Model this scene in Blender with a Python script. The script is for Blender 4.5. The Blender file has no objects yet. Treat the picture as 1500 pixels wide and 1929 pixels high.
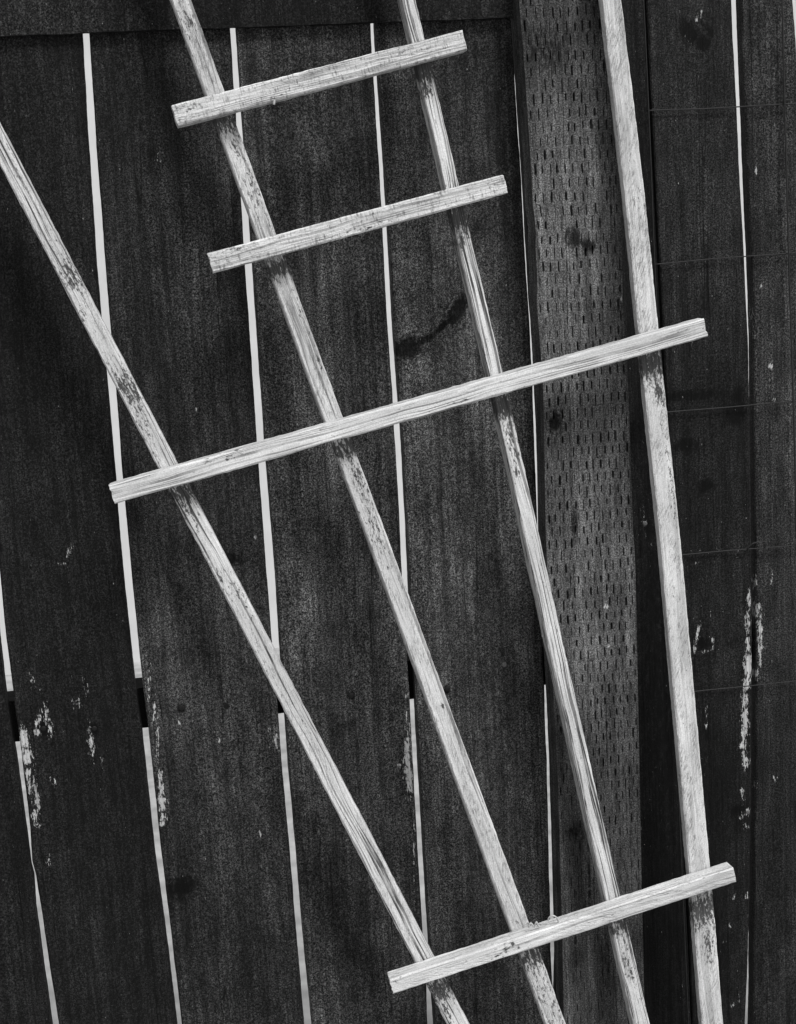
import bpy, math, random
import numpy as np
from mathutils import Matrix, Vector

# ------------------------------------------------------------------ camera
sc = bpy.context.scene
W0, H0, F = 1500.0, 1929.0, 2680.0          # photograph size and focal length in its pixels
Dv = np.array([827.0, 13995.0, F]); Dv /= np.linalg.norm(Dv)          # world down (right, down, forward)
Xv = np.array([18000.0, -1577.0, F]); Xv -= Dv * Xv.dot(Dv); Xv /= np.linalg.norm(Xv)
Nv = np.cross(Xv, Dv)                                                  # world Y, into the fence
CAM = np.array([0.0, -1.45, 1.55])
cam_d = bpy.data.cameras.new('camera'); cam = bpy.data.objects.new('camera', cam_d)
sc.collection.objects.link(cam); sc.camera = cam
cam_d.sensor_fit = 'VERTICAL'; cam_d.sensor_height = 36.0; cam_d.lens = 36.0 * F / H0
cam_d.clip_start = 0.05; cam_d.clip_end = 500
def c2w(c): return np.array([Xv.dot(c), Nv.dot(c), -Dv.dot(c)])
r_, u_, b_ = c2w(np.array([1., 0, 0])), -c2w(np.array([0., 1, 0])), -c2w(np.array([0., 0, 1]))
cam.matrix_world = Matrix([[r_[i], u_[i], b_[i], CAM[i]] for i in range(3)] + [[0, 0, 0, 1]])

# ------------------------------------------------------------------ light
SUN_EL, SUN_AZ = math.radians(56), math.radians(28)      # azimuth: to the right of straight-on
to_sun = Vector((math.cos(SUN_EL) * math.sin(SUN_AZ), -math.cos(SUN_EL) * math.cos(SUN_AZ), math.sin(SUN_EL)))
world = bpy.data.worlds.new('World'); sc.world = world; world.use_nodes = True
wn = world.node_tree.nodes; wl = world.node_tree.links; wn.clear()
sky = wn.new('ShaderNodeTexSky'); sky.sky_type = 'NISHITA'; sky.sun_disc = False
sky.sun_elevation = SUN_EL; sky.sun_rotation = math.pi - SUN_AZ
bw = wn.new('ShaderNodeRGBToBW'); bg = wn.new('ShaderNodeBackground'); wo = wn.new('ShaderNodeOutputWorld')
bg.inputs['Strength'].default_value = 0.08
wl.new(sky.outputs[0], bw.inputs[0]); wl.new(bw.outputs[0], bg.inputs[0]); wl.new(bg.outputs[0], wo.inputs[0])
sun_d = bpy.data.lights.new('sun', 'SUN'); sun_d.energy = 1.5; sun_d.angle = math.radians(18); sun_d.color = (1, 1, 1)
sun = bpy.data.objects.new('sun', sun_d); sc.collection.objects.link(sun)
sun.rotation_euler = to_sun.to_track_quat('Z', 'Y').to_euler()
vs = sc.view_settings
vs.view_transform = 'Standard'; vs.look = 'None'; vs.gamma = 1.0; vs.exposure = 1.08; vs.use_curve_mapping = False
sc.cycles.max_bounces = 4; sc.cycles.diffuse_bounces = 2; sc.cycles.glossy_bounces = 1

# ------------------------------------------------------------------ helpers
rng = np.random.default_rng(7); random.seed(7)
COL = sc.collection
def ray(px, py): return c2w(np.array([px - W0 / 2, py - H0 / 2, F]))
def onY(px, py, Y):
    w = ray(px, py); return CAM + w * ((Y - CAM[1]) / w[1])
LEAN, TS = 0.018, -0.054                    # trellis plane: front of its uprights
TN = np.array([0.0, -1.0, LEAN]); TN /= np.linalg.norm(TN)
def onT(px, py, out=0.0):                   # on the trellis plane, 'out' metres in front of it
    p0 = np.array([0, TS, 1.8]) + TN * out; w = ray(px, py)
    return CAM + w * (TN.dot(p0 - CAM) / TN.dot(w))
def mesh_obj(name, V, Fc, mat=None, parent=None, attrs=None, smooth=False):
    me = bpy.data.meshes.new(name); me.from_pydata([tuple(v) for v in V], [], Fc)
    if attrs:
        for k, a in attrs.items():
            at = me.attributes.new(k, 'FLOAT', 'POINT'); at.data.foreach_set('value', np.asarray(a, dtype=np.float32))
    if smooth: me.polygons.foreach_set('use_smooth', [True] * len(me.polygons))
    me.update()
    o = bpy.data.objects.new(name, me); COL.objects.link(o)
    if mat: me.materials.append(mat)
    if parent: o.parent = parent
    return o
def empty(name, loc=(0, 0, 0)):
    o = bpy.data.objects.new(name, None); o.location = loc; o.empty_display_size = 0.1; COL.objects.link(o); return o
def tag(o, label=None, cat=None, group=None, kind=None):
    for k, v in (('label', label), ('category', cat), ('group', group), ('kind', kind)):
        if v: o[k] = v
    return o
def vnoise(x, seed):                        # smooth 1-D value noise, -1..1
    r = np.random.default_rng(seed); t = r.uniform(-1, 1, 4096); x = np.asarray(x, float) + 1000.0
    i = np.floor(x).astype(int); f = x - i; f = f * f * (3 - 2 * f)
    return t[i % 4096] * (1 - f) + t[(i + 1) % 4096] * f
def vnoise2(x, y, seed):
    r = np.random.default_rng(seed); t = r.uniform(-1, 1, (256, 256)); x = np.asarray(x, float) + 500; y = np.asarray(y, float) + 500
    i = np.floor(x).astype(int); j = np.floor(y).astype(int); f = x - i; g = y - j
    f = f * f * (3 - 2 * f); g = g * g * (3 - 2 * g)
    a = t[i % 256, j % 256]; b = t[(i + 1) % 256, j % 256]; c = t[i % 256, (j + 1) % 256]; d = t[(i + 1) % 256, (j + 1) % 256]
    return (a * (1 - f) + b * f) * (1 - g) + (c * (1 - f) + d * f) * g
def polyfun(pts):                           # piecewise linear, continued beyond its ends
    p = np.array(sorted(pts)); 
    def f(z):
        z = np.asarray(z, float); y = np.interp(z, p[:, 0], p[:, 1])
        if len(p) > 1:
            k = min(4, len(p)); s0 = np.polyfit(p[:, 0], p[:, 1], 1)[0]
            y = np.where(z < p[0, 0], p[0, 1] + s0 * (z - p[0, 0]), y)
            y = np.where(z > p[-1, 0], p[-1, 1] + s0 * (z - p[-1, 0]), y)
        return y
    return f
def edgefun(pix, Y):                        # pixel polyline on plane Y -> X as a function of Z
    P = [onY(x, y, Y) for x, y in pix]; return polyfun([(p[2], p[0]) for p in P])
def tube(pts, rad, n=6):
    P = [Vector(p) for p in pts]; V = []; Fc = []
    for i, p in enumerate(P):
        d = (P[min(i + 1, len(P) - 1)] - P[max(i - 1, 0)]).normalized()
        a = d.orthogonal().normalized() if i == 0 else (a - d * a.dot(d)).normalized()
        b = d.cross(a)
        for k in range(n):
            t = 2 * math.pi * k / n; V.append(p + (a * math.cos(t) + b * math.sin(t)) * rad)
    for i in range(len(P) - 1):
        for k in range(n):
            Fc.append((i * n + k, i * n + (k + 1) % n, (i + 1) * n + (k + 1) % n, (i + 1) * n + k))
    Fc.append(tuple(range(n))[::-1]); Fc.append(tuple(range((len(P) - 1) * n, len(P) * n)))
    return V, Fc
def box(x0, x1, y0, y1, z0, z1):
    V = [(x, y, z) for z in (z0, z1) for y in (y0, y1) for x in (x0, x1)]
    return V, [(0, 2, 3, 1), (4, 5, 7, 6), (0, 1, 5, 4), (2, 6, 7, 3), (0, 4, 6, 2), (1, 3, 7, 5)]
def merge(parts):
    V, Fc = [], []
    for v, f in parts:
        o = len(V); V += list(v); Fc += [tuple(i + o for i in q) for q in f]
    return V, Fc

# ------------------------------------------------------------------ materials
class NT:
    def __init__(s, name):
        s.m = bpy.data.materials.new(name); s.m.use_nodes = True; s.t = s.m.node_tree; s.t.nodes.clear()
        s.out = s.t.nodes.new('ShaderNodeOutputMaterial'); s.b = s.t.nodes.new('ShaderNodeBsdfPrincipled')
        s.t.links.new(s.b.outputs[0], s.out.inputs[0])
        tc = s.t.nodes.new('ShaderNodeTexCoord'); oi = s.t.nodes.new('ShaderNodeObjectInfo')
        sc_ = s.t.nodes.new('ShaderNodeVectorMath'); sc_.operation = 'MULTIPLY_ADD'
        cx = s.t.nodes.new('ShaderNodeCombineXYZ')
        for i in range(3): s.t.links.new(oi.outputs['Random'], cx.inputs[i])
        s.t.links.new(cx.outputs[0], sc_.inputs[0]); sc_.inputs[1].default_value = (7.3, 3.1, 5.7)
        s.t.links.new(tc.outputs['Object'], sc_.inputs[2]); s.co = sc_.outputs[0]; s.raw = tc.outputs['Object']
    def lk(s, v, sock):
        if isinstance(v, (int, float)): sock.default_value = v
        else: s.t.links.new(v, sock)
    def scale(s, v, k, src=None):
        n = s.t.nodes.new('ShaderNodeVectorMath'); n.operation = 'MULTIPLY'; s.t.links.new(v, n.inputs[0]); n.inputs[1].default_value = k
        return n.outputs[0]
    def vadd(s, a, b):
        n = s.t.nodes.new('ShaderNodeVectorMath'); n.operation = 'ADD'; s.t.links.new(a, n.inputs[0]); s.t.links.new(b, n.inputs[1]); return n.outputs[0]
    def rot(s, v, ang):
        n = s.t.nodes.new('ShaderNodeVectorRotate'); n.rotation_type = 'Z_AXIS'; s.t.links.new(v, n.inputs['Vector']); n.inputs['Angle'].default_value = ang
        return n.outputs[0]
    def noise(s, k, det=2.0, co=None, rough=0.5, dist=0.0):
        n = s.t.nodes.new('ShaderNodeTexNoise'); n.inputs['Scale'].default_value = 1.0
        n.inputs['Detail'].default_value = det; n.inputs['Roughness'].default_value = rough; n.inputs['Distortion'].default_value = dist
        s.t.links.new(s.scale(co or s.co, k), n.inputs['Vector']); return n.outputs['Fac']
    def math(s, op, a, b=0.0, c=0.0):
        n = s.t.nodes.new('ShaderNodeMath'); n.operation = op
        for v, i in ((a, 0), (b, 1), (c, 2)): s.lk(v, n.inputs[i])
        return n.outputs[0]
    def rng(s, v, a, b, c, d, smooth=True):
        n = s.t.nodes.new('ShaderNodeMapRange'); n.interpolation_type = 'SMOOTHSTEP' if smooth else 'LINEAR'
        s.lk(v, n.inputs[0])
        for i, q in enumerate((a, b, c, d)): n.inputs[i + 1].default_value = q
        return n.outputs[0]
    def mul(s, *a):
        r = a[0]
        for q in a[1:]: r = s.math('MULTIPLY', r, q)
        return r
    def mix(s, f, a, b):
        n = s.t.nodes.new('ShaderNodeMix'); n.data_type = 'FLOAT'
        s.lk(f, n.inputs[0]); s.lk(a, n.inputs[2]); s.lk(b, n.inputs[3]); return n.outputs[0]
    def attr(s, name):
        n = s.t.nodes.new('ShaderNodeAttribute'); n.attribute_name = name; return n.outputs['Fac']
    def finish(s, val, rough=0.75, bump=None, bd=0.001, bs=0.5, spec=0.2):
        s.lk(val, s.b.inputs['Base Color']) if not isinstance(val, (int, float)) else setattr(s.b.inputs['Base Color'], 'default_value', (val, val, val, 1))
        s.lk(rough, s.b.inputs['Roughness']); s.b.inputs['Specular IOR Level'].default_value = spec
        if bump is not None:
            n = s.t.nodes.new('ShaderNodeBump'); n.inputs['Strength'].default_value = bs; n.inputs['Distance'].default_value = bd
            s.t.links.new(bump, n.inputs['Height']); s.t.links.new(n.outputs[0], s.b.inputs['Normal'])
        return s.m

def board_mat(name, base, grit=1.05):
    n = NT(name)
    streak = n.noise((110, 110, 2.2), 4, dist=0.4); fine = n.noise((520, 520, 14), 2)
    blot = n.noise((7, 7, 3.2), 3); spk = n.noise((950, 950, 950), 1.0); spk2 = n.noise((520, 520, 520), 0.0)
    v = n.mul(base, n.rng(streak, .28, .72, .68, 1.34), n.rng(fine, .25, .75, .65, 1.35), n.rng(blot, .28, .72, .55, 1.45), n.rng(n.noise((60, 60, 26), 3, rough=.6), .3, .7, .68, 1.32))
    v = n.mul(v, n.rng(spk, .34, .70, 1 - .95 * grit, 1 + 1.2 * grit, False), n.rng(spk2, .3, .7, 1 - .5 * grit, 1 + .5 * grit, False))
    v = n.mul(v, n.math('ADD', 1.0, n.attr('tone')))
    crk = n.noise((75, 75, 1.3), 2, dist=0.6)                                    # long thin drying checks
    v = n.mul(v, n.math('SUBTRACT', 1.0, n.mul(0.8, n.rng(n.math('ABSOLUTE', n.math('SUBTRACT', crk, 0.38)), 0.0, 0.009, 1, 0))))
    kn = n.attr('knot'); wob = n.noise((160, 160, 120), 3)
    rings = n.math('SINE', n.math('ADD', n.mul(kn, 26.0), n.mul(wob, 13.0)))
    v = n.mul(v, n.math('SUBTRACT', 1.0, n.mul(n.rng(rings, -.1, .9, 0, .5), n.rng(kn, .06, .35, 0, 1))))
    ragged = n.noise((330, 330, 120), 4, rough=0.65)
    dk = n.rng(n.math('ADD', n.attr('dark'), n.mul(n.math('SUBTRACT', ragged, .5), 1.2)), .22, .75, 0, .9)
    v = n.mul(v, n.math('SUBTRACT', 1.0, dk))
    rag2 = n.noise((480, 480, 150), 4, rough=0.75)
    br = n.rng(n.math('ADD', n.attr('bare'), n.mul(n.math('SUBTRACT', rag2, .5), 3.2)), .56, .80, 0, 1)
    v = n.mix(n.mul(br, n.rng(fine, .3, .7, .6, 1.0)), v, 0.50)
    h = n.math('ADD', n.mul(streak, 0.7), n.math('ADD', n.mul(fine, .5), n.mul(spk, .15)))
    return n.finish(v, 0.8, h, 0.0012, 0.6, 0.15)

def stick_mat(name, lines=0.8, saw=0.0, saw_ang=0.0, pale=0.58, cross=0.0, lscale=260, thr=.51, keep=.4):
    n = NT(name)                               # local X runs along the stick, Z faces outward, Y across
    warp = n.noise((9, 40, 40), 2)
    cw = n.t.nodes.new('ShaderNodeCombineXYZ'); n.lk(n.mul(n.math('SUBTRACT', warp, .5), 0.010), cw.inputs[1])
    co = n.vadd(n.co, cw.outputs[0])
    g = n.noise((4.5, lscale, lscale), 3, co=co, rough=.55)
    gl = n.rng(g, thr, thr + .09, 0, 1); gl = n.mul(gl, n.rng(n.noise((22, 120, 120), 2), .32, .6, keep, 1))
    g2 = n.noise((22, 900, 900), 2, co=co)
    spk = n.noise((900, 900, 900), 1.0); tone = n.noise((14, 60, 60), 2)
    v = n.mul(pale, n.rng(g2, .25, .75, .86, 1.1), n.rng(spk, .3, .7, .86, 1.12, False), n.rng(tone, .3, .7, .84, 1.08))
    v = n.mul(v, n.math('SUBTRACT', 1.0, n.mul(gl, lines)))
    h = n.math('SUBTRACT', n.mul(g2, .4), n.mul(gl, .6))
    if saw:
        sr = n.rot(n.co, saw_ang); s1 = n.noise((110, 620, 620), 3, co=sr, rough=.6); s2 = n.noise((560, 560, 560), 3, rough=.7)
        m = n.mul(n.rng(n.math('ADD', n.mul(s1, .75), n.mul(s2, .25)), .45, .68, 0, 1), n.rng(n.noise((24, 110, 110), 3), .36, .62, .12, 1))
        v = n.mul(v, n.math('SUBTRACT', 1.0, n.mul(m, saw))); h = n.math('SUBTRACT', h, n.mul(m, .8))
    if cross:
        c1 = n.noise((480, 90, 90), 3, rough=.6); m = n.mul(n.rng(c1, .48, .68, 0, 1), n.rng(n.noise((70, 260, 260), 3), .38, .62, .1, 1))
        v = n.mul(v, n.math('SUBTRACT', 1.0, n.mul(m, cross))); h = n.math('SUBTRACT', h, n.mul(m, .4))
    rag = n.noise((95, 330, 330), 5, rough=.7)
    w = n.math('ADD', n.attr('weather_shade'), n.math('ADD', n.mul(n.math('SUBTRACT', rag, .5), 2.6), n.mul(n.math('SUBTRACT', n.noise((260, 520, 520), 3, rough=.7), .5), 2.2)))
    wm = n.rng(w, .36, .86, 0, 1)
    v = n.mix(n.mul(wm, 0.96), v, n.mul(0.05, n.rng(g2, .25, .75, .5, 1.5)))
    return n.finish(v, 0.8, h, 0.0009, 0.7, 0.15)

def plain_mat(name, val, rough=.6, var=.25, k=60, metal=0.0, spec=.3):
    n = NT(name); a = n.noise((k, k, k), 4); v = n.mul(val, n.rng(a, .25, .75, 1 - var, 1 + var))
    n.b.inputs['Metallic'].default_value = metal
    return n.finish(v, rough, a, 0.001, .3, spec)

M_wall = plain_mat('white_render', .60, .9, .05, 9, 0, .1)
M_ground = plain_mat('pale_gravel', .33, .95, .25, 14, 0, .1)
M_nail = plain_mat('rusted_nail', .0025, .6, .5, 800)
M_nail2 = plain_mat('galvanised_nail', .09, .5, .3, 800)
M_wire = plain_mat('galvanised_wire', .014, .55, .4, 300)
M_twine = plain_mat('dry_twine', .45, .9, .2, 900)
M_rail = board_mat('rail_wood', 0.004)
M_trim = board_mat('trim_wood', 0.0125)
M_post = board_mat('incised_post_wood', 0.074, .8)
M_nstone = plain_mat('coping_stone', .45, .9, .15, 20)

# ------------------------------------------------------------------ setting
g = 60.0
ground = mesh_obj('ground', [(-g, -g, 0), (g, -g, 0), (g, g, 0), (-g, g, 0)], [(0, 1, 2, 3)], M_ground); tag(ground, kind='structure')
rw = ray(258, 1247); WALL_Y = float(CAM[1] - CAM[2] / rw[2] * rw[1])
wall = empty('garden_wall', (0, WALL_Y, 0))
tag(wall, 'pale rendered wall seen as bright slits through the fence gaps', 'wall')
V, Fc = box(-9, 9, 0, .22, 0, 2.7); mesh_obj('wall_face', V, Fc, M_wall, wall)
V, Fc = box(-9.05, 9.05, -.05, .27, 2.702, 2.77); mesh_obj('coping', V, Fc, M_nstone, wall)

# ------------------------------------------------------------------ fence
TH = 0.016                                     # board thickness
ZB, ZT = 0.03, 1.98
fence = empty('wooden_fence', (0, 0, 0))
tag(fence, 'dark stained vertical board fence with light showing through its gaps', 'fence')
# visible white slit of every gap: rows (y, left x, right x) in photograph pixels
G0 = [(1084, -8, 1), (1200, 2, 11.5), (1300, 14, 25), (1405, 30.5, 38.5), (1457, 38, 45), (1560, 52, 57), (1625, 60.8, 61.3), (1645, 65.5, 67.5), (1700, 69, 76), (1800, 82.5, 91), (1929, 100, 111)]
G1 = [(67, 156.7, 168.7), (250, 167, 180), (500, 184, 199), (597, 192, 207), (710, 203, 217), (900, 220, 231.5), (960, 223, 237.3), (1100, 236, 250), (1277, 255, 268), (1376, 269, 280), (1600, 292.6, 303.6), (1750, 312, 323), (1929, 333.5, 344)]
G2 = [(47, 433.6, 442.5), (150, 440, 450), (215, 445, 454), (320, 452, 463), (450, 458.5, 470.7), (500, 462, 474.5), (840, 485, 498), (1083, 503, 518), (1200, 512, 525), (1352, 525, 535.7), (1460, 533, 544), (1600, 546.5, 557), (1750, 558, 569), (1929, 574, 587)]
G3 = [(32, 698.3, 702.7), (96, 700.7, 706), (140, 704, 709.3), (385, 719, 725.7), (500, 724.5, 732), (600, 730, 737.3), (755, 740.7, 749), (805, 743.3, 752.7), (960, 752.3, 761.7), (1080, 757.5, 766.7), (1327, 772.7, 780), (1460, 780, 787.3), (1590, 786.7, 795), (1755, 796.7, 805), (1860, 804, 810.5), (1929, 806, 816)]
G4 = [(0, 960, 960), (80, 966, 966.2), (150, 970.3, 970.7), (330, 982, 982.6), (440, 988, 989), (560, 995, 996.3), (600, 998, 999.8), (730, 1004.2, 1007.0), (820, 1007, 1010.6), (900, 1010, 1013.8), (960, 1012, 1014.6), (1295, 1026, 1029), (1350, 1027, 1032), (1429, 1030.5, 1035), (1600, 1034, 1040.5), (1700, 1036.5, 1043), (1790, 1038, 1045), (1850, 1040.5, 1043.5), (1870, 1042, 1042.6), (1929, 1045, 1045.4)]
G5 = [(0, 1378, 1386), (60, 1380.5, 1388), (200, 1388, 1393.7), (300, 1392, 1397.5), (480, 1402, 1405), (560, 1405.5, 1408), (640, 1409.5, 1410.3), (900, 1413.5, 1412), (1100, 1416, 1414.5), (1300, 1416.5, 1415), (1600, 1413.5, 1412), (1800, 1409.5, 1409.5), (1840, 1408, 1410), (1929, 1404, 1408)]
GS = [(0, 1207, 1207), (480, 1232, 1232), (1000, 1256, 1256), (1700, 1286, 1286), (1929, 1295, 1295)]        # closed seam right of the post
G6 = [(0, 1494, 1499), (40, 1498, 1501), (120, 1504, 1505), (400, 1508, 1508), (1000, 1512, 1511), (1929, 1512, 1511)]
def gapfuns(G, offc=0.0):
    foot = 308 + (0 if not offc else 0)
    L, R = [], []
    for y, a, b in G:
        if a > foot: L.append(onY(a, y, 0.0)); R.append(onY(b, y, TH))
        else: L.append(onY(a, y, TH)); R.append(onY(b, y, 0.0))
    return polyfun([(p[2], p[0]) for p in L]), polyfun([(p[2], p[0]) for p in R])
gf = {k: gapfuns(v) for k, v in dict(g0=G0, g1=G1, g2=G2, g3=G3, g4=G4, g5=G5, gs=GS, g6=G6).items()}

KNOT = [(1314, 72, 22, 28, .85), (1322, 1214, 20, 24, .8), (774, 655, 22, 16, .8, 25), (862, 590, 15, 26, .7, -25), (345, 1672, 20, 16, .6)]
TONE_SHADE = [(1500, 850, 42, 330, .75), (430, 1790, 120, 150, -.40), (640, 1720, 90, 170, -.38), (90, 650, 100, 330, -.25), (860, 850, 110, 380, .35), (370, 1130, 110, 260, .30), (620, 1120, 110, 300, .12),  # board tones with light falloff painted in; first blob is a painted pale haze
        (1335, 380, 45, 90, .45), (1450, 360, 40, 250, .30), (900, 120, 120, 130, -.50), (300, 210, 100, 150, -.40), (560, 110, 100, 140, -.40), (930, 1720, 90, 200, -.30), (1340, 1600, 70, 330, -.45), (180, 1750, 60, 90, .25), (800, 520, 70, 120, .15), (960, 500, 22, 420, -.45)]  # last blob: the post's shadow painted on the board to its left
def make_board(lf, rf, mat, seed, depth=0.0, nx=70, nz=780, darks=(), bares=(), thick=TH, zb=ZB, zt=ZT):
    z = np.linspace(zb, zt, nz); u = np.linspace(0, 1, nx)
    u = u * u * (3 - 2 * u) * 0.25 + u * 0.75                                    # a little denser at the edges
    jit = 0.00022 * vnoise(z * 40, seed) + 0.00012 * vnoise(z * 220, seed + 1)
    XL = lf(z) + jit; XR = rf(z) + 0.00022 * vnoise(z * 45, seed + 2) + 0.00012 * vnoise(z * 240, seed + 3)
    U, Z = np.meshgrid(u, z); X = XL[:, None] + (XR - XL)[:, None] * U
    wd = (XR - XL)[:, None]; e = np.minimum(U, 1 - U) * wd
    Y = np.full_like(X, depth) + 0.0016 * np.clip(1 - e / 0.0022, 0, 1) ** 2      # eased edges
    Y += 0.00035 * vnoise2(X * 330, Z * 9, seed) + 0.00018 * vnoise2(X * 700, Z * 40, seed + 5)
    Y += 0.0010 * (2 * U - 1) ** 2 * vnoise(Z * 1.2, seed + 6) + 0.0008 * vnoise(Z * 2, seed + 7)
    V = np.stack([X, Y, Z], -1).reshape(-1, 3)
    idx = np.arange(nx * nz).reshape(nz, nx)
    Fc = np.stack([idx[:-1, :-1], idx[:-1, 1:], idx[1:, 1:], idx[1:, :-1]], -1).reshape(-1, 4).tolist()
    n0 = len(V)
    back = np.concatenate([np.stack([XL, np.full(nz, depth + thick), z], -1), np.stack([XR, np.full(nz, depth + thick), z], -1)])
    V = np.concatenate([V, back]); bl = n0 + np.arange(nz); br = n0 + nz + np.arange(nz)
    for i in range(nz - 1):
        Fc.append((idx[i, 0], idx[i + 1, 0], bl[i + 1], bl[i])); Fc.append((idx[i, -1], br[i], br[i + 1], idx[i + 1, -1]))
        Fc.append((bl[i], bl[i + 1], br[i + 1], br[i]))
    Fc.append(tuple(idx[-1]) + (br[-1], bl[-1])); Fc.append(tuple(idx[0][::-1]) + (bl[0], br[0]))
    def blobs(lst):
        a = np.zeros(len(V))
        for q in lst:
            cx, cy, rx, ry, s = q[:5]; rot = math.radians(q[5]) if len(q) > 5 else 0.0
            p = onY(cx, cy, depth); k = 0.00054 * 1.45
            dx = V[:, 0] - p[0]; dz = V[:, 2] - p[2]
            c_, s_ = math.cos(rot), math.sin(rot); ex = dx * c_ + dz * s_; ez = -dx * s_ + dz * c_
            d = (ex / (rx * k)) ** 2 + (ez / (ry * k)) ** 2
            a = np.maximum(a, s * np.exp(-d * 0.7))
        return a
    tone = np.zeros(len(V))
    for cx, cy, rx, ry, s in TONE_SHADE:
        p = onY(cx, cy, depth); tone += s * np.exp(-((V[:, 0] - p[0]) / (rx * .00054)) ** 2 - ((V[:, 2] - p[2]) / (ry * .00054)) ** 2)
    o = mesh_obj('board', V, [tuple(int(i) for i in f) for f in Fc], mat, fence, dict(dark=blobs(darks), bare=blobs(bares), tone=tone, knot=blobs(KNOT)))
    return o

def nail(board, px, py, depth=0.0, r=0.0028, mat=None, sink=0.0):
    p = onY(px, py, depth); n = 12; V = []; Fc = []
    for rr, yy in ((r, 0.001 + sink), (r, -0.0006 + sink), (r * .6, -0.0011 + sink)):
        for k in range(n):
            t = 2 * math.pi * k / n; V.append((p[0] + rr * math.cos(t), depth + yy, p[2] + rr * math.sin(t)))
    for j in range(2):
        for k in range(n): Fc.append((j * n + k, j * n + (k + 1) % n, (j + 1) * n + (k + 1) % n, (j + 1) * n + k))
    Fc.append(tuple(range(2 * n, 3 * n)))
    mesh_obj('nail', V, Fc, mat or M_nail, board)

tones = [.0090, .0090, .0280, .0330, .0410, .0055, .0115, .0180]
mats = [board_mat('stained_board_%s' % w, t) for w, t in zip('abcdefgh', tones)]
WD = 0.139
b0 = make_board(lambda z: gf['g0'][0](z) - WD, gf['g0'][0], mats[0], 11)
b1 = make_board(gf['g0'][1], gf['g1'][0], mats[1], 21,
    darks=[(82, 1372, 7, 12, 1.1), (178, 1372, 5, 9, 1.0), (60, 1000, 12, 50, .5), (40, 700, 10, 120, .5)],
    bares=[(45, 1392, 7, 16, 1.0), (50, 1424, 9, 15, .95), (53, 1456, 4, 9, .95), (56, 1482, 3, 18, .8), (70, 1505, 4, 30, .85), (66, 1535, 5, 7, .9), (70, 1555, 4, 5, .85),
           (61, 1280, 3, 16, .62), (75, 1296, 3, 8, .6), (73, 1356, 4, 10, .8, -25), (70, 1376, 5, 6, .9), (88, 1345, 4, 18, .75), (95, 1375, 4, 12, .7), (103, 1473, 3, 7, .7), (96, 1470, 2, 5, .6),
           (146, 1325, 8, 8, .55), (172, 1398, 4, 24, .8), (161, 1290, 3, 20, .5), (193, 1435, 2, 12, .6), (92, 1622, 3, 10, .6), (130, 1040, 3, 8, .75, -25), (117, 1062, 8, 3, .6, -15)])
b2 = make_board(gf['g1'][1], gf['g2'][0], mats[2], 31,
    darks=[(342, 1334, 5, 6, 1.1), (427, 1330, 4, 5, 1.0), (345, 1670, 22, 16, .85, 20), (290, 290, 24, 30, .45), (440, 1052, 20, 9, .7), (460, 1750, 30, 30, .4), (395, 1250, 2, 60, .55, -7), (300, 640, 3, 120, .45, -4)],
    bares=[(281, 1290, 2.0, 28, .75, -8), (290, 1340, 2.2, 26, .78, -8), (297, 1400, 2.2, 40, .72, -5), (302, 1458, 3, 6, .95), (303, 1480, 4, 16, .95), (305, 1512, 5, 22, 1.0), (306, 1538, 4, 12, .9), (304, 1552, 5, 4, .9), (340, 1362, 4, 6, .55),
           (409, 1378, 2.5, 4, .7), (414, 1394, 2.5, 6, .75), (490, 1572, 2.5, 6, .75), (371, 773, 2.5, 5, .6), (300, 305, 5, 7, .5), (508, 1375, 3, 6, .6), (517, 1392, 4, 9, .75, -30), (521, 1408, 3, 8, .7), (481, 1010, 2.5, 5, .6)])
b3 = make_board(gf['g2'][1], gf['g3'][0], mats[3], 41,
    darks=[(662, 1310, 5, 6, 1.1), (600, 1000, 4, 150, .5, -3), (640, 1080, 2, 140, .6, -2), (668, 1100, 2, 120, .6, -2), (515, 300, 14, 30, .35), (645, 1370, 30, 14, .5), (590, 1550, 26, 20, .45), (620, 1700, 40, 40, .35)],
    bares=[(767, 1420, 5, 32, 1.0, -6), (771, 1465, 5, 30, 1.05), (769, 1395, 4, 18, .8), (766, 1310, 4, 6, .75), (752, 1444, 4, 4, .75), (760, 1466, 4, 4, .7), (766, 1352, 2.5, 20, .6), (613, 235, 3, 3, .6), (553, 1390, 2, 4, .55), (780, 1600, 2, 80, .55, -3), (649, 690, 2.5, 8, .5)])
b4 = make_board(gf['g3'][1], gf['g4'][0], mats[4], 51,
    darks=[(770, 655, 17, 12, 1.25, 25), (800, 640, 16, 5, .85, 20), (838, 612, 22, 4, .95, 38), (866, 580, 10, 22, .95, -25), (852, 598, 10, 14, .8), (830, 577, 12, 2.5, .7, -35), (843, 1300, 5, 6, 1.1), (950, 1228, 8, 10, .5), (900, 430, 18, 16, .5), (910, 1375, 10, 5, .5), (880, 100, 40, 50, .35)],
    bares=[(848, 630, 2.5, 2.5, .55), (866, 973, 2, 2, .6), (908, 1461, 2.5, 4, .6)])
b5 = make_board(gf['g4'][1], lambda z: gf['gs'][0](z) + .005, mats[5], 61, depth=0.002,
    darks=[(1230, 400, 18, 300, .5), (1240, 1300, 30, 500, .6)], bares=[(1215, 986, 3, 5, .85), (1214, 970, 1.6, 12, .55)])
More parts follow.
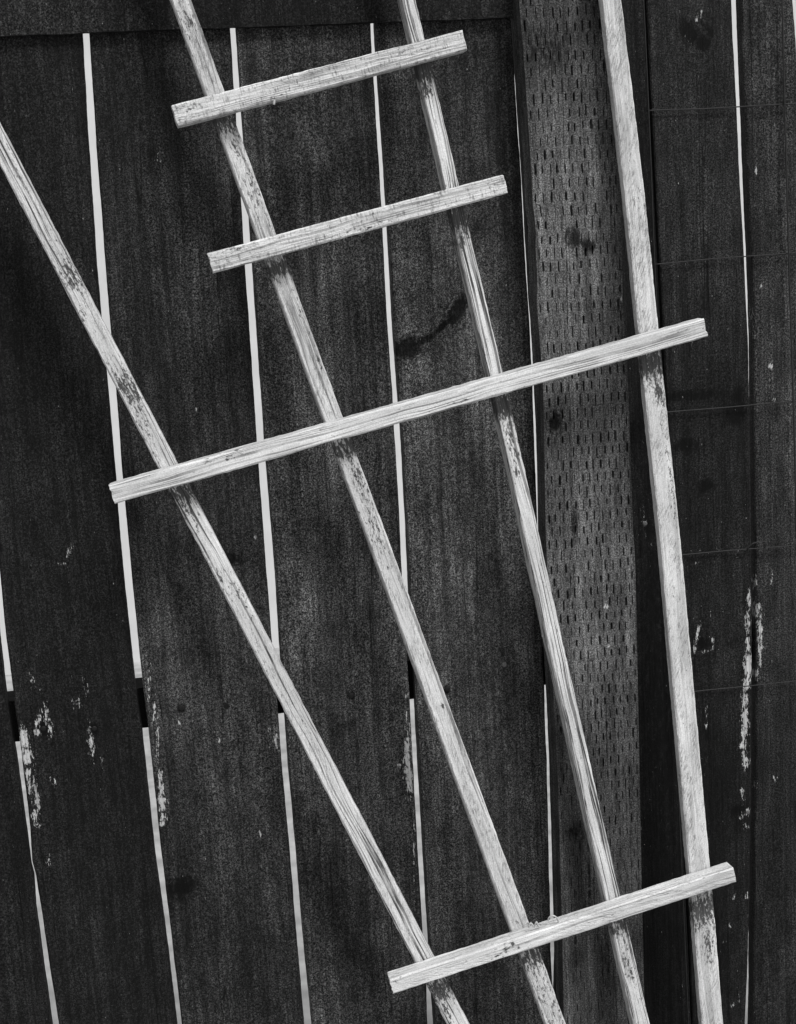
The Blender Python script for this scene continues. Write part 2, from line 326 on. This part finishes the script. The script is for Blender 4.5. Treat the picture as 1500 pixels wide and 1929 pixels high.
b6 = make_board(lambda z: gf['gs'][1](z) + .0006, gf['g5'][0], mats[6], 71, depth=-0.001, nx=50,
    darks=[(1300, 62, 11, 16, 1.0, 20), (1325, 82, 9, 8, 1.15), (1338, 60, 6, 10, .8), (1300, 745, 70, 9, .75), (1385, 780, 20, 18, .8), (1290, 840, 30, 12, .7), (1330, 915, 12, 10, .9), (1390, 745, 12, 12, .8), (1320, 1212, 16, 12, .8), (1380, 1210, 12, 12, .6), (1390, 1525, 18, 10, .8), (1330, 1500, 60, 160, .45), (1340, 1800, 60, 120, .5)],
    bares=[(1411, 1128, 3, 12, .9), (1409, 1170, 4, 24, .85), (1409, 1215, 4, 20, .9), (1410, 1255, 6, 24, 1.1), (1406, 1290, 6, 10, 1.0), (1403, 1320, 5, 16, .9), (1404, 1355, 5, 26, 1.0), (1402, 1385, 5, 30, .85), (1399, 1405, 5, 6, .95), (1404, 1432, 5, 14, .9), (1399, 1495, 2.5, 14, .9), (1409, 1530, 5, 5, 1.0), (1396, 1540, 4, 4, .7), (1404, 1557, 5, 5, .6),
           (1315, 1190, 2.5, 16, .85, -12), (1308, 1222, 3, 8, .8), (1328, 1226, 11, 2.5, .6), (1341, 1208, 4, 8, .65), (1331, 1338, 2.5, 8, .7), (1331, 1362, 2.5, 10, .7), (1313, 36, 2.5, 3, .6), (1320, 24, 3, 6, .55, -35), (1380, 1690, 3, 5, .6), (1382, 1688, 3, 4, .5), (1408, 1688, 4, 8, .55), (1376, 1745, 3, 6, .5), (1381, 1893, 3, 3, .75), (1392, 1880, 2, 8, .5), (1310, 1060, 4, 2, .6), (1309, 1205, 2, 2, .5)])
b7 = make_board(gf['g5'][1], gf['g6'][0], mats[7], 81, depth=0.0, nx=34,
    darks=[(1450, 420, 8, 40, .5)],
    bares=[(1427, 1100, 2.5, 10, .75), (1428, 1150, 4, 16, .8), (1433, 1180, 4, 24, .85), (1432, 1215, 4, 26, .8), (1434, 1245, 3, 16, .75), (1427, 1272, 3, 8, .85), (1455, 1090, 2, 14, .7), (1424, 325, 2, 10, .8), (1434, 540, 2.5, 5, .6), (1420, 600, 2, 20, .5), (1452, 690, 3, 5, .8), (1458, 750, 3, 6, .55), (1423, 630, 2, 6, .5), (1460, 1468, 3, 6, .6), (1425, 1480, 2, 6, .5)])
gx = lambda k, d: (lambda z: gf[k][1](z) * 0 + float(gf[k][1](1.2)) + d)
xr = float(gf['g6'][1](1.2)); xl = float(gf['g0'][0](1.2))
def st(x): return lambda z: np.full_like(np.asarray(z, float), x)
make_board(gf['g6'][1], st(xr + .142), mats[3], 91, nx=12, nz=80)
for i in range(4): make_board(st(xr + .149 + i * .146), st(xr + .149 + i * .146 + .139), mats[(2, 6, 3, 0)[i]], 100 + i * 7, nx=12, nz=80)
for i in range(5): make_board(st(xl - .146 * (i + 1) - .139), st(xl - .146 * (i + 1)), mats[(3, 1, 6, 2, 0)[i]], 140 + i * 7, nx=12, nz=80)
for b, x, y, m, r in ((b2, 342, 1333.5, M_nail, .0030), (b2, 427, 1330, M_nail, .0028), (b3, 662, 1310, M_nail, .0028), (b4, 843, 1298, M_nail, .0030), (b4, 950, 1252, M_nail2, .0026),
                      (b1, 82, 1372, M_nail, .0028), (b1, 178, 1372, M_nail, .0026)):
    nail(b, x, y, 0.0, r, m)
nail(b5, 1215, 986, 0.002, .0026, M_nail2); nail(b6, 1409, 1530, -.001, .0024, M_nail2)

# rail behind the boards, trim on the face at the top
pt, pb = onY(260, 1277, TH + .039), onY(275, 1371, TH)
def plank(name, x0, x1, y0, y1, z0, z1, mat, seed, nseg=160):
    xs = np.linspace(x0, x1, nseg); V = []; Fc = []
    j = lambda s: 0.0006 * vnoise(xs * 70, seed + s)
    ring = [(y0, z0), (y0, z1), (y1, z1), (y1, z0)]
    for i, x in enumerate(xs):
        for k, (y, z) in enumerate(ring): V.append((x, y, z + j(k)[i]))
    for i in range(nseg - 1):
        for k in range(4): Fc.append((i * 4 + k, i * 4 + (k + 1) % 4, (i + 1) * 4 + (k + 1) % 4, (i + 1) * 4 + k))
    Fc.append((3, 2, 1, 0)); q = (nseg - 1) * 4; Fc.append((q, q + 1, q + 2, q + 3))
    return mesh_obj(name, V, Fc, mat, fence)
plank('rail', -1.6, 1.7, TH + .001, TH + .039, pb[2], pt[2], M_rail, 301)
plank('rail', -1.6, 1.7, TH + .001, TH + .039, .22, .31, M_rail, 305)
zt_ = onY(300, 57, -.008)[2]; xp = onY(972, 60, -.008)[0]
plank('top_trim', -1.6, xp, -.008, -.002, zt_, zt_ + .089, M_trim, 309)
plank('rail', -1.6, 1.7, TH + .001, TH + .039, zt_ + .02, zt_ + .11, M_rail, 313)

# incised post (upright 2x4) on the face of the fence
PY = -0.030
PL = edgefun([(978, 0), (987, 110), (992, 180), (1002, 330), (1004, 385), (1010, 430), (1009, 470), (1012.5, 520), (1012, 570), (1017, 640), (1023.5, 730), (1026, 850), (1028, 1000), (1037, 1200), (1051, 1460), (1058, 1700), (1063, 1929)], PY)
PR = edgefun([(1156, 0), (1169, 370), (1177, 600), (1184, 730), (1188, 860), (1193, 1000), (1197, 1060), (1200, 1200), (1203, 1350), (1206, 1500), (1209, 1660), (1215, 1929)], PY)
ZLOW = onY(1130, 1340, PY)[2]
def build_post():
    V = []; Fc = []; r = random.Random(5)
    rows, cols, dz = 144, 11, 0.0137; z0 = 0.0
    def mp(u, z, y): 
        return (float(PLz(z) + (PRz(z) - PLz(z)) * u), y, z)
    zz = np.linspace(-.1, 2.2, 2301); pl = PL(zz); prr = PR(zz)
    PLz = lambda z: np.interp(z, zz, pl); PRz = lambda z: np.interp(z, zz, prr)
    for j in range(rows):
        za, zb = z0 + j * dz, z0 + (j + 1) * dz
        sh = 0.5 if j % 2 else 0.0
        cuts = [0.0] + [(k + sh + 0.35) / (cols + .2) for k in range(cols)] + [1.0]
        cuts = sorted(set(min(1, max(0, c)) for c in cuts))
        for a, b in zip(cuts[:-1], cuts[1:]):
            i = len(V); edge = (b - a) < 0.06
            um = (a + b) / 2 + r.uniform(-.010, .010); zm = (za + zb) / 2 + r.uniform(-.0013, .0013)
            faint = 0.6 if um < .42 and r.random() < .4 else 1.0
            faint *= r.uniform(.7, 1.15)
            if r.random() < .07: faint = 0.25
            faint *= r.uniform(.8, 1.2) * float(np.interp(zm, [ZLOW - .22, ZLOW + .03], [.45, 1.0]))
            w = 0.0100 * r.uniform(.65, 1.25) * faint; h = 0.0063 * r.uniform(.7, 1.07); dp = 0.008 * faint; tl = r.uniform(-.007, .007)
            V += [mp(a, zb, PY), mp(b, zb, PY), mp(b, za, PY), mp(a, za, PY)]
            if edge: Fc.append((i, i + 3, i + 2, i + 1)); continue
            V += [mp(um - tl, zm + h, PY), mp(um + w, zm + h * .68, PY), mp(um + w, zm - h * .68, PY), mp(um + tl, zm - h, PY), mp(um - w, zm - h * .68, PY), mp(um - w, zm + h * .68, PY),
                  mp(um, zm + h * .35, PY + dp), mp(um, zm - h * .35, PY + dp)]
            TL, TR, BR, BL, T, R1, R2, B, L2, L1, D1, D2 = range(i, i + 12)
            Fc += [(TL, L1, T), (TL, T, TR), (TR, T, R1), (TR, R1, R2, BR), (BR, R2, B), (BR, B, BL), (BL, B, L2), (BL, L2, L1, TL),
                   (T, L1, D1), (T, D1, R1), (L1, L2, D2, D1), (R1, D1, D2, R2), (B, D2, L2), (B, R2, D2)]
    zs = np.linspace(z0, z0 + rows * dz, rows * 2 + 1); n0 = len(V); m = len(zs)
    for z in zs: V += [mp(0, z, PY), (float(PLz(z)) - .0012, -.003, z), (float(PRz(z)) + .0008, -.003, z), mp(1, z, PY)]
    for q in range(m - 1):
        a, b = n0 + q * 4, n0 + (q + 1) * 4
        for k in range(3): Fc.append((a + k, b + k, b + k + 1, a + k + 1))
    Fc.append((n0 + 3, n0 + 2, n0 + 1, n0)); e = n0 + (m - 1) * 4; Fc.append((e, e + 1, e + 2, e + 3))
    A = np.array(V)
    def blobs(lst):
        a = np.zeros(len(A))
        for cx, cy, rx, ry, s, *ro in lst:
            p = onY(cx, cy, PY); k = .00053; t = math.radians(ro[0]) if ro else 0
            dx, dzz = A[:, 0] - p[0], A[:, 2] - p[2]; ex = dx * math.cos(t) + dzz * math.sin(t); ez = -dx * math.sin(t) + dzz * math.cos(t)
            a = np.maximum(a, s * np.exp(-.7 * ((ex / rx / k) ** 2 + (ez / ry / k) ** 2)))
        return a
    dk = blobs([(1080, 448, 17, 22, .95, 25), (1112, 465, 14, 12, 1.1), (1047, 795, 14, 19, .95), (1083, 985, 7, 60, .75, -4), (1072, 1100, 6, 90, .6, -3), (1040, 985, 7, 22, .6), (1085, 1565, 25, 25, .6), (1030, 90, 60, 60, .55), (1000, 470, 6, 60, .6), (1100, 1240, 90, 14, .4), (1060, 1500, 5, 120, .5, -3), (1110, 1650, 4, 160, .6, -2), (1085, 1750, 4, 140, .6, -2), (1160, 1550, 4, 140, .5, -2), (1140, 1800, 12, 120, .45), (1190, 1500, 5, 200, .5, -1), (1100, 250, 50, 10, .3)])
    br = blobs([(1152, 540, 3, 12, .8), (1170, 557, 4, 5, .85), (1040, 580, 3, 3, .6), (1116, 846, 2.5, 7, .75), (1145, 858, 2.5, 7, .75), (1111, 872, 2.5, 9, .6), (1142, 1143, 4, 8, 1.0), (1148, 1112, 4, 6, .8), (1105, 1219, 4, 8, .8), (1147, 1218, 4, 8, .6), (1056, 1114, 4, 4, .6), (1075, 727, 2.5, 8, .5), (1172, 838, 5, 8, .55), (1104, 1235, 3, 5, .6)])
    tz = np.interp(A[:, 2], [onY(1130, y, PY)[2] for y in (1900, 1600, 1380, 1250, 900, 300, 60, 0)], [-.42, -.40, -.25, 0, .1, .05, -.45, -.5]) + .12 * vnoise2(A[:, 0] * 40, A[:, 2] * 12, 3)  # shade painted on at the post's top; also darker towards the foot
    kn = blobs([(1047, 795, 16, 20, .8)])
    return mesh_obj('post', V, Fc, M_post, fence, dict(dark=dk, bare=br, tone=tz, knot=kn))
build_post()

# ------------------------------------------------------------------ fan trellis
trellis = empty('garden_trellis', tuple(onT(1010, 1900) * np.array([1, 1, 0])))
tag(trellis, 'pale weathered fan trellis of four uprights and four crossbars leaning on the dark fence', 'trellis')
tinv = Matrix.Translation(trellis.location).inverted()

def stick(name, A, B, width, depth, out, mat, seed, weather_shade=(), bow=None, ext=(0, 0), taper=(1, 1), chips=(), face=0.0, rough_end=.0007):
    """A, B: end points (world) of the front-face centre line; local X from A to B, Z out of the trellis plane."""
    A, B = np.array(A), np.array(B); ax = B - A; L = np.linalg.norm(ax); ax /= L
    up = TN - ax * TN.dot(ax); up /= np.linalg.norm(up); ac = np.cross(up, ax)
    s = np.arange(-ext[0], L + ext[1], 0.0028); n = len(s)
    m = 7
    sec = []                                                                     # (across, out) of the section, unit box, rounded corners
    c = 0.075
    for k in range(m): sec.append((-.5 + c + (1 - 2 * c) * k / (m - 1), 0))       # front face
    for k in range(5): sec.append((.5, -c - (1 - 2 * c) * k / 4))
    for k in range(4): sec.append((.5 - c - (1 - 2 * c) * k / 3, -1))
    for k in range(5): sec.append((-.5, -1 + c + (1 - 2 * c) * k / 4))
    sec = np.array(sec); q = len(sec)
    wv = width * np.interp(s, [0, L], taper) * (1 + .012 * vnoise(s * 9, seed))
    off = 0.0005 * vnoise(s * 3, seed + 1) + (np.interp(s, [b[0] * L for b in bow], [b[1] for b in bow]) if bow else 0)
    V = np.zeros((n, q, 3)); V[:, :, 0] = s[:, None]
    V[:, :, 1] = off[:, None] + sec[None, :, 0] * wv[:, None]; V[:, :, 2] = sec[None, :, 1] * depth
    SS = np.repeat(s[:, None], q, 1); QQ = np.repeat(np.arange(q)[None], n, 0)
    edge = (np.abs(sec[:, 0]) > .4).astype(float)[None]
    V[:, :, 1] += .00022 * vnoise2(SS * 160, QQ * 3.1, seed + 2) * (.4 + edge) + .00016 * edge * vnoise(SS * 40, seed + 9)
    V[:, :, 2] += .00018 * vnoise2(SS * 90, QQ * 2.7, seed + 3) + .0002 * vnoise(SS * 9, seed + 4)
    for (t, sd, ln, dpt) in chips:                                               # broken-out edge
        f = np.exp(-((SS - t * L) / ln) ** 2) * (np.clip(sd * sec[None, :, 0] * 2, 0, 1) ** 6)
        V[:, :, 1] -= sd * dpt * f
    V[0, :, 0] += rough_end * np.random.default_rng(seed).uniform(-1, 1, q); V[-1, :, 0] += rough_end * np.random.default_rng(seed + 1).uniform(-1, 1, q)
    Fc = []
    for i in range(n - 1):
        for k in range(q): Fc.append((i * q + k, i * q + (k + 1) % q, (i + 1) * q + (k + 1) % q, (i + 1) * q + k))
    Fc.append(tuple(range(q))[::-1]); Fc.append(tuple(range((n - 1) * q, n * q)))
    P = V.reshape(-1, 3)
    wa = np.zeros(len(P))
    for (cs, hl, cy, hw, st_) in weather_shade:                                        # along (fraction), half length, across (-1..1), half width, strength
        wa = np.maximum(wa, st_ * np.exp(-((P[:, 0] / L - cs) / hl) ** 2 - ((P[:, 1] - np.repeat(off, q)) / (width * .5) - cy) ** 2 / hw ** 2))
    o = mesh_obj(name, P, Fc, mat, None, dict(weather_shade=wa))
    Mw = Matrix([[ax[i], ac[i], up[i], A[i]] for i in range(3)] + [[0, 0, 0, 1]])
    o.parent = trellis; o.matrix_parent_inverse = Matrix.Identity(4); o.matrix_local = tinv @ Mw
    return o
K = .00053
def fr(y, y0=0., y1=1929.): return (y - y0) / (y1 - y0)                          # uprights: fraction of the way down
# uprights run from the top of the picture (A) to its foot (B); 'across' is then positive to the left or right by frame
def depth_of(p): return float((p - CAM).dot(c2w(np.array([0., 0, 1]))))
def upright(x0, y0, x1, y1, wpx, mat, seed, weather_shade, bow=None, ext=(.25, .52), depth=.020, chips=()):
    A = onT(x0, y0); B = onT(x1, y1)
    L = np.linalg.norm(B - A); w = []
    for (a, h, c, d, s) in weather_shade:                                              # photograph row -> distance along the stick
        f = lambda y: np.linalg.norm(onT(x0 + (x1 - x0) * (y - y0) / (y1 - y0), y) - A) / L
        w.append((f(a), (f(a + h) - f(a - h)) / 2, -c, d, s))
    w0, w1 = wpx[0] * depth_of(A) / F, wpx[1] * depth_of(B) / F
    return stick('upright', A, B, w0, depth, 0, mat, seed, w, bow, ext, taper=(1, w1 / w0), chips=chips)
m1 = stick_mat('lath_grainy', .9, .3, .3, .60, lscale=420, thr=.53); m2 = stick_mat('lath_rough_sawn', .55, .5, .3, .58, lscale=240, thr=.53)
m3 = stick_mat('lath_ribbed', .92, 0, 0, .62, lscale=640, thr=.49, keep=.6); m4 = stick_mat('lath_furry', .25, .58, .45, .62, lscale=180)
m5 = stick_mat('lath_cross_sawn', .5, .28, 0.1, .66, cross=.6, lscale=600, thr=.50, keep=.4); m6 = stick_mat('lath_fine_grain', .62, 0, 0, .64, lscale=640, thr=.50, keep=.3)
m7 = stick_mat('lath_smooth', .35, .3, .3, .66, lscale=260)
ALL = 9.0  # full-width patches: shadow below each crossbar, painted into the lath colour
upright(0, 271, 862, 1929, (35, 37), m1, 401, [(520, 45, -.3, 1.2, .8), (585, 30, .5, .8, .5), (735, 48, -.2, 1.4, .85), (1110, 40, -.5, .5, .55), (690, 30, .6, .4, .5), (1250, 50, .5, .5, .4), (350, 60, -.3, .3, .4), (800, 50, .4, .9, .5), (928, 29.7, 0, ALL, 0.9384), (960, 50, .2, 1.0, .6), (1090, 60, .7, .5, .5), (1865, 29.7, 0, ALL, 0.8976), (1890, 40, .5, .8, .7), (870, 40, .8, .5, .35), (1350, 40, 0, .7, .3)], ext=(.45, .50))
upright(341, 0, 1046, 1929, (35.5, 37.5), m2, 421, [(40, 60, 0, 1.2, .55), (225, 32.4, 0, ALL, 0.9792), (270, 60, -.3, .8, .55), (360, 70, -.2, 1.0, .5), (505, 18.9, 0, ALL, 1.0608), (690, 40, -.7, .5, .45), (1332, 5, -.4, .3, .9), (1345, 3, .2, .3, .7), (600, 60, -.7, .4, .5), (845, 24.3, -.2, ALL, 0.9792), (900, 55, -.3, .9, .7), (1000, 80, -.2, 1.0, .5), (1800, 33.75, 0, ALL, 0.816), (1870, 121.5, 0, ALL, 0.39168)])
upright(769, 0, 1209, 1929, (26, 31), m3, 441, [(128, 32.4, 0, ALL, 1.224), (165, 25, .5, .8, .9), (410, 43.2, 0, ALL, 1.0608), (455, 22, .6, .8, .9), (765, 32.4, 0, ALL, 1.1424), (830, 60, -.1, 1.0, .75), (885, 25, .3, .9, .6), (1740, 32.4, 0, ALL, 0.816), (1820, 60, 0, 1.0, .6)], bow=[(0, 0), (.35, .0028), (.5, .0015), (.75, 0), (1, 0)], depth=.022)
upright(1154, 0, 1343, 1929, (37.5, 42), m4, 461, [(688, 37.8, -.2, ALL, 1.1016), (740, 30, -.5, .8, .9), (850, 60, -.7, .5, .5), (930, 80, -.8, .4, .5), (1715, 37.8, 0, ALL, 0.9384), (1780, 50, -.3, .7, .7), (380, 60, -.4, .7, .3)], bow=[(0, 0), (.16, .0040), (.27, .0045), (.5, .0055), (.75, .0030), (.86, .0025), (1, 0)], depth=.013)
def bar(x0, y0, x1, y1, wpx0, wpx1, mat, seed, weather_shade, depth=.019, **kw):
    A = onT(x0, y0, depth); B = onT(x1, y1, depth); w = [(c, h, a, d, s) for (c, h, a, d, s) in weather_shade]
    return stick('crossbar', A, B, wpx0 * .000515, depth - .0004, 0, mat, seed, w, taper=(1, wpx1 / wpx0), **kw)
br1 = bar(329, 217.5, 879, 75, 39, 36.5, m5, 501, [(.03, .04, .3, .8, .35), (.35, .05, -.5, .5, .35), (.75, .1, .4, .7, .25)])
br2 = bar(397, 495.5, 955.5, 345.5, 37.5, 35.5, m5, 521, [(.08, .07, .6, .5, .5), (.5, .12, -.6, .5, .45), (.97, .03, .2, .8, .45)])
br3 = bar(211, 932.5, 1333.5, 615, 36, 36.5, m6, 541, [(.16, .02, .7, .5, .45), (.188, .004, .3, .4, .9), (.196, .006, .5, .3, .8), (.20, .015, .5, .6, .5), (.57, .04, -.5, .5, .2)], chips=[(.345, -1, .02, .0015)])
A4, B4 = onT(737, 1860, .019), onT(1389, 1647, .019)
br4 = bar(738, 1860, 1388.5, 1648, 33, 33, m7, 561, [(.30, .015, -.5, .5, .75), (.325, .008, 0, .8, .95), (.345, .006, .4, .5, .9), (.36, .006, -.3, .5, .7), (.62, .004, -.8, .5, .7), (.85, .05, 0, .8, .25), (.02, .02, .6, .5, .4)])
# bits of dry twine caught on the lowest crossbar, a splinter under the highest
def curl(px, out, rad, parent, mat=M_twine, name='twine'):
    pts = [onT(x, y, out + o) for x, y, o in px]; P = []
    for i in range(len(pts) - 1):
        for t in np.linspace(0, 1, 5, endpoint=False):
            p0, p1, p2, p3 = pts[max(i - 1, 0)], pts[i], pts[i + 1], pts[min(i + 2, len(pts) - 1)]
            P.append(.5 * (2 * p1 + (p2 - p0) * t + (2 * p0 - 5 * p1 + 4 * p2 - p3) * t * t + (3 * p1 - p0 - 3 * p2 + p3) * t ** 3))
    P.append(pts[-1]); V, Fc = tube(P, rad, 6)
    o = mesh_obj(name, V, Fc, mat, None, smooth=True); o.parent = parent
    o.matrix_parent_inverse = Matrix.Identity(4); o.matrix_local = (tinv if parent == trellis else (trellis.matrix_world @ parent.matrix_local).inverted())
    return o
trellis.matrix_world = Matrix.Translation(trellis.location)
curl([(1032, 1736, .006), (1035, 1728, .008), (1042, 1725, .01), (1049, 1729, .009), (1052, 1737, .007), (1047, 1741, .006)], .008, .0009, trellis)
curl([(996, 1747, .008), (1000, 1739, .009), (1006, 1745, .008), (1011, 1737, .01), (1014, 1744, .008), (1020, 1741, .007)], .008, .0010, trellis)
curl([(1010, 1742, .008), (1022, 1739, .009), (1033, 1735, .009)], .008, .0006, trellis)
curl([(516, 184, 0), (517, 190, .001), (516, 197, .001)], .017, .0011, trellis, name='splinter')

# ------------------------------------------------------------------ welded wire mesh on the right-hand boards
WY = -0.0055
mesh = empty('wire_mesh', tuple(onY(1480, 1900, WY) * np.array([1, 1, 0])))
tag(mesh, 'thin galvanised wire mesh stretched over the boards right of the post', 'wire mesh')
minv = Matrix.Translation(mesh.location).inverted(); mesh.matrix_world = Matrix.Translation(mesh.location)
def wire(pts, rad, name='wire'):
    V, Fc = tube([minv @ Vector(p) for p in pts], rad, 6); return mesh_obj(name, V, Fc, M_wire, mesh, smooth=True)
def sag(pa, pb, seed, n=60, amp=.0010):
    P = []
    for i, t in enumerate(np.linspace(0, 1, n)):
        p = pa * (1 - t) + pb * t; p = p + np.array([0, .0006 * vnoise(t * 14, seed + 3), amp * vnoise(t * 9, seed)]); P.append(p)
    return P
zs_ = []
for i, (xa, ya, xb, yb) in enumerate([(1218, 209, 1495, 194), (1232, 497, 1497, 477), (1245, 777, 1495, 757), (1257, 1049, 1497, 1027), (1268, 1307, 1497, 1283)]):
    a, b = onY(xa, ya, WY), onY(xb, yb, WY); d = (b - a); zs_.append(a[2])
    wire(sag(a, a + d * 4.2, 600 + i, 150), .00065)
a0, a1 = onY(1212, 0, WY - .002), onY(1295, 1929, WY - .002)
va = edgefun([(1211, 0), (1215, 80), (1224, 280), (1231, 470), (1256, 1000), (1286, 1700), (1296, 1929)], WY)
zz = np.linspace(.25, 1.95, 120)
wire([(float(va(z)), WY - .002, z) for z in zz], .0008)
for k in range(1, 5):
    wire([(float(va(z)) + .1475 * k + .0008 * float(vnoise(z * 6, 700 + k)), WY - .002, z) for z in zz], .0008)
P = [onY(x, y, WY - .002) for x, y in [(1408, 1040), (1410, 1030), (1418, 1024), (1430, 1020), (1441, 1020), (1445, 1026), (1440, 1032)]]
wire(P, .0008, 'wire_twist')
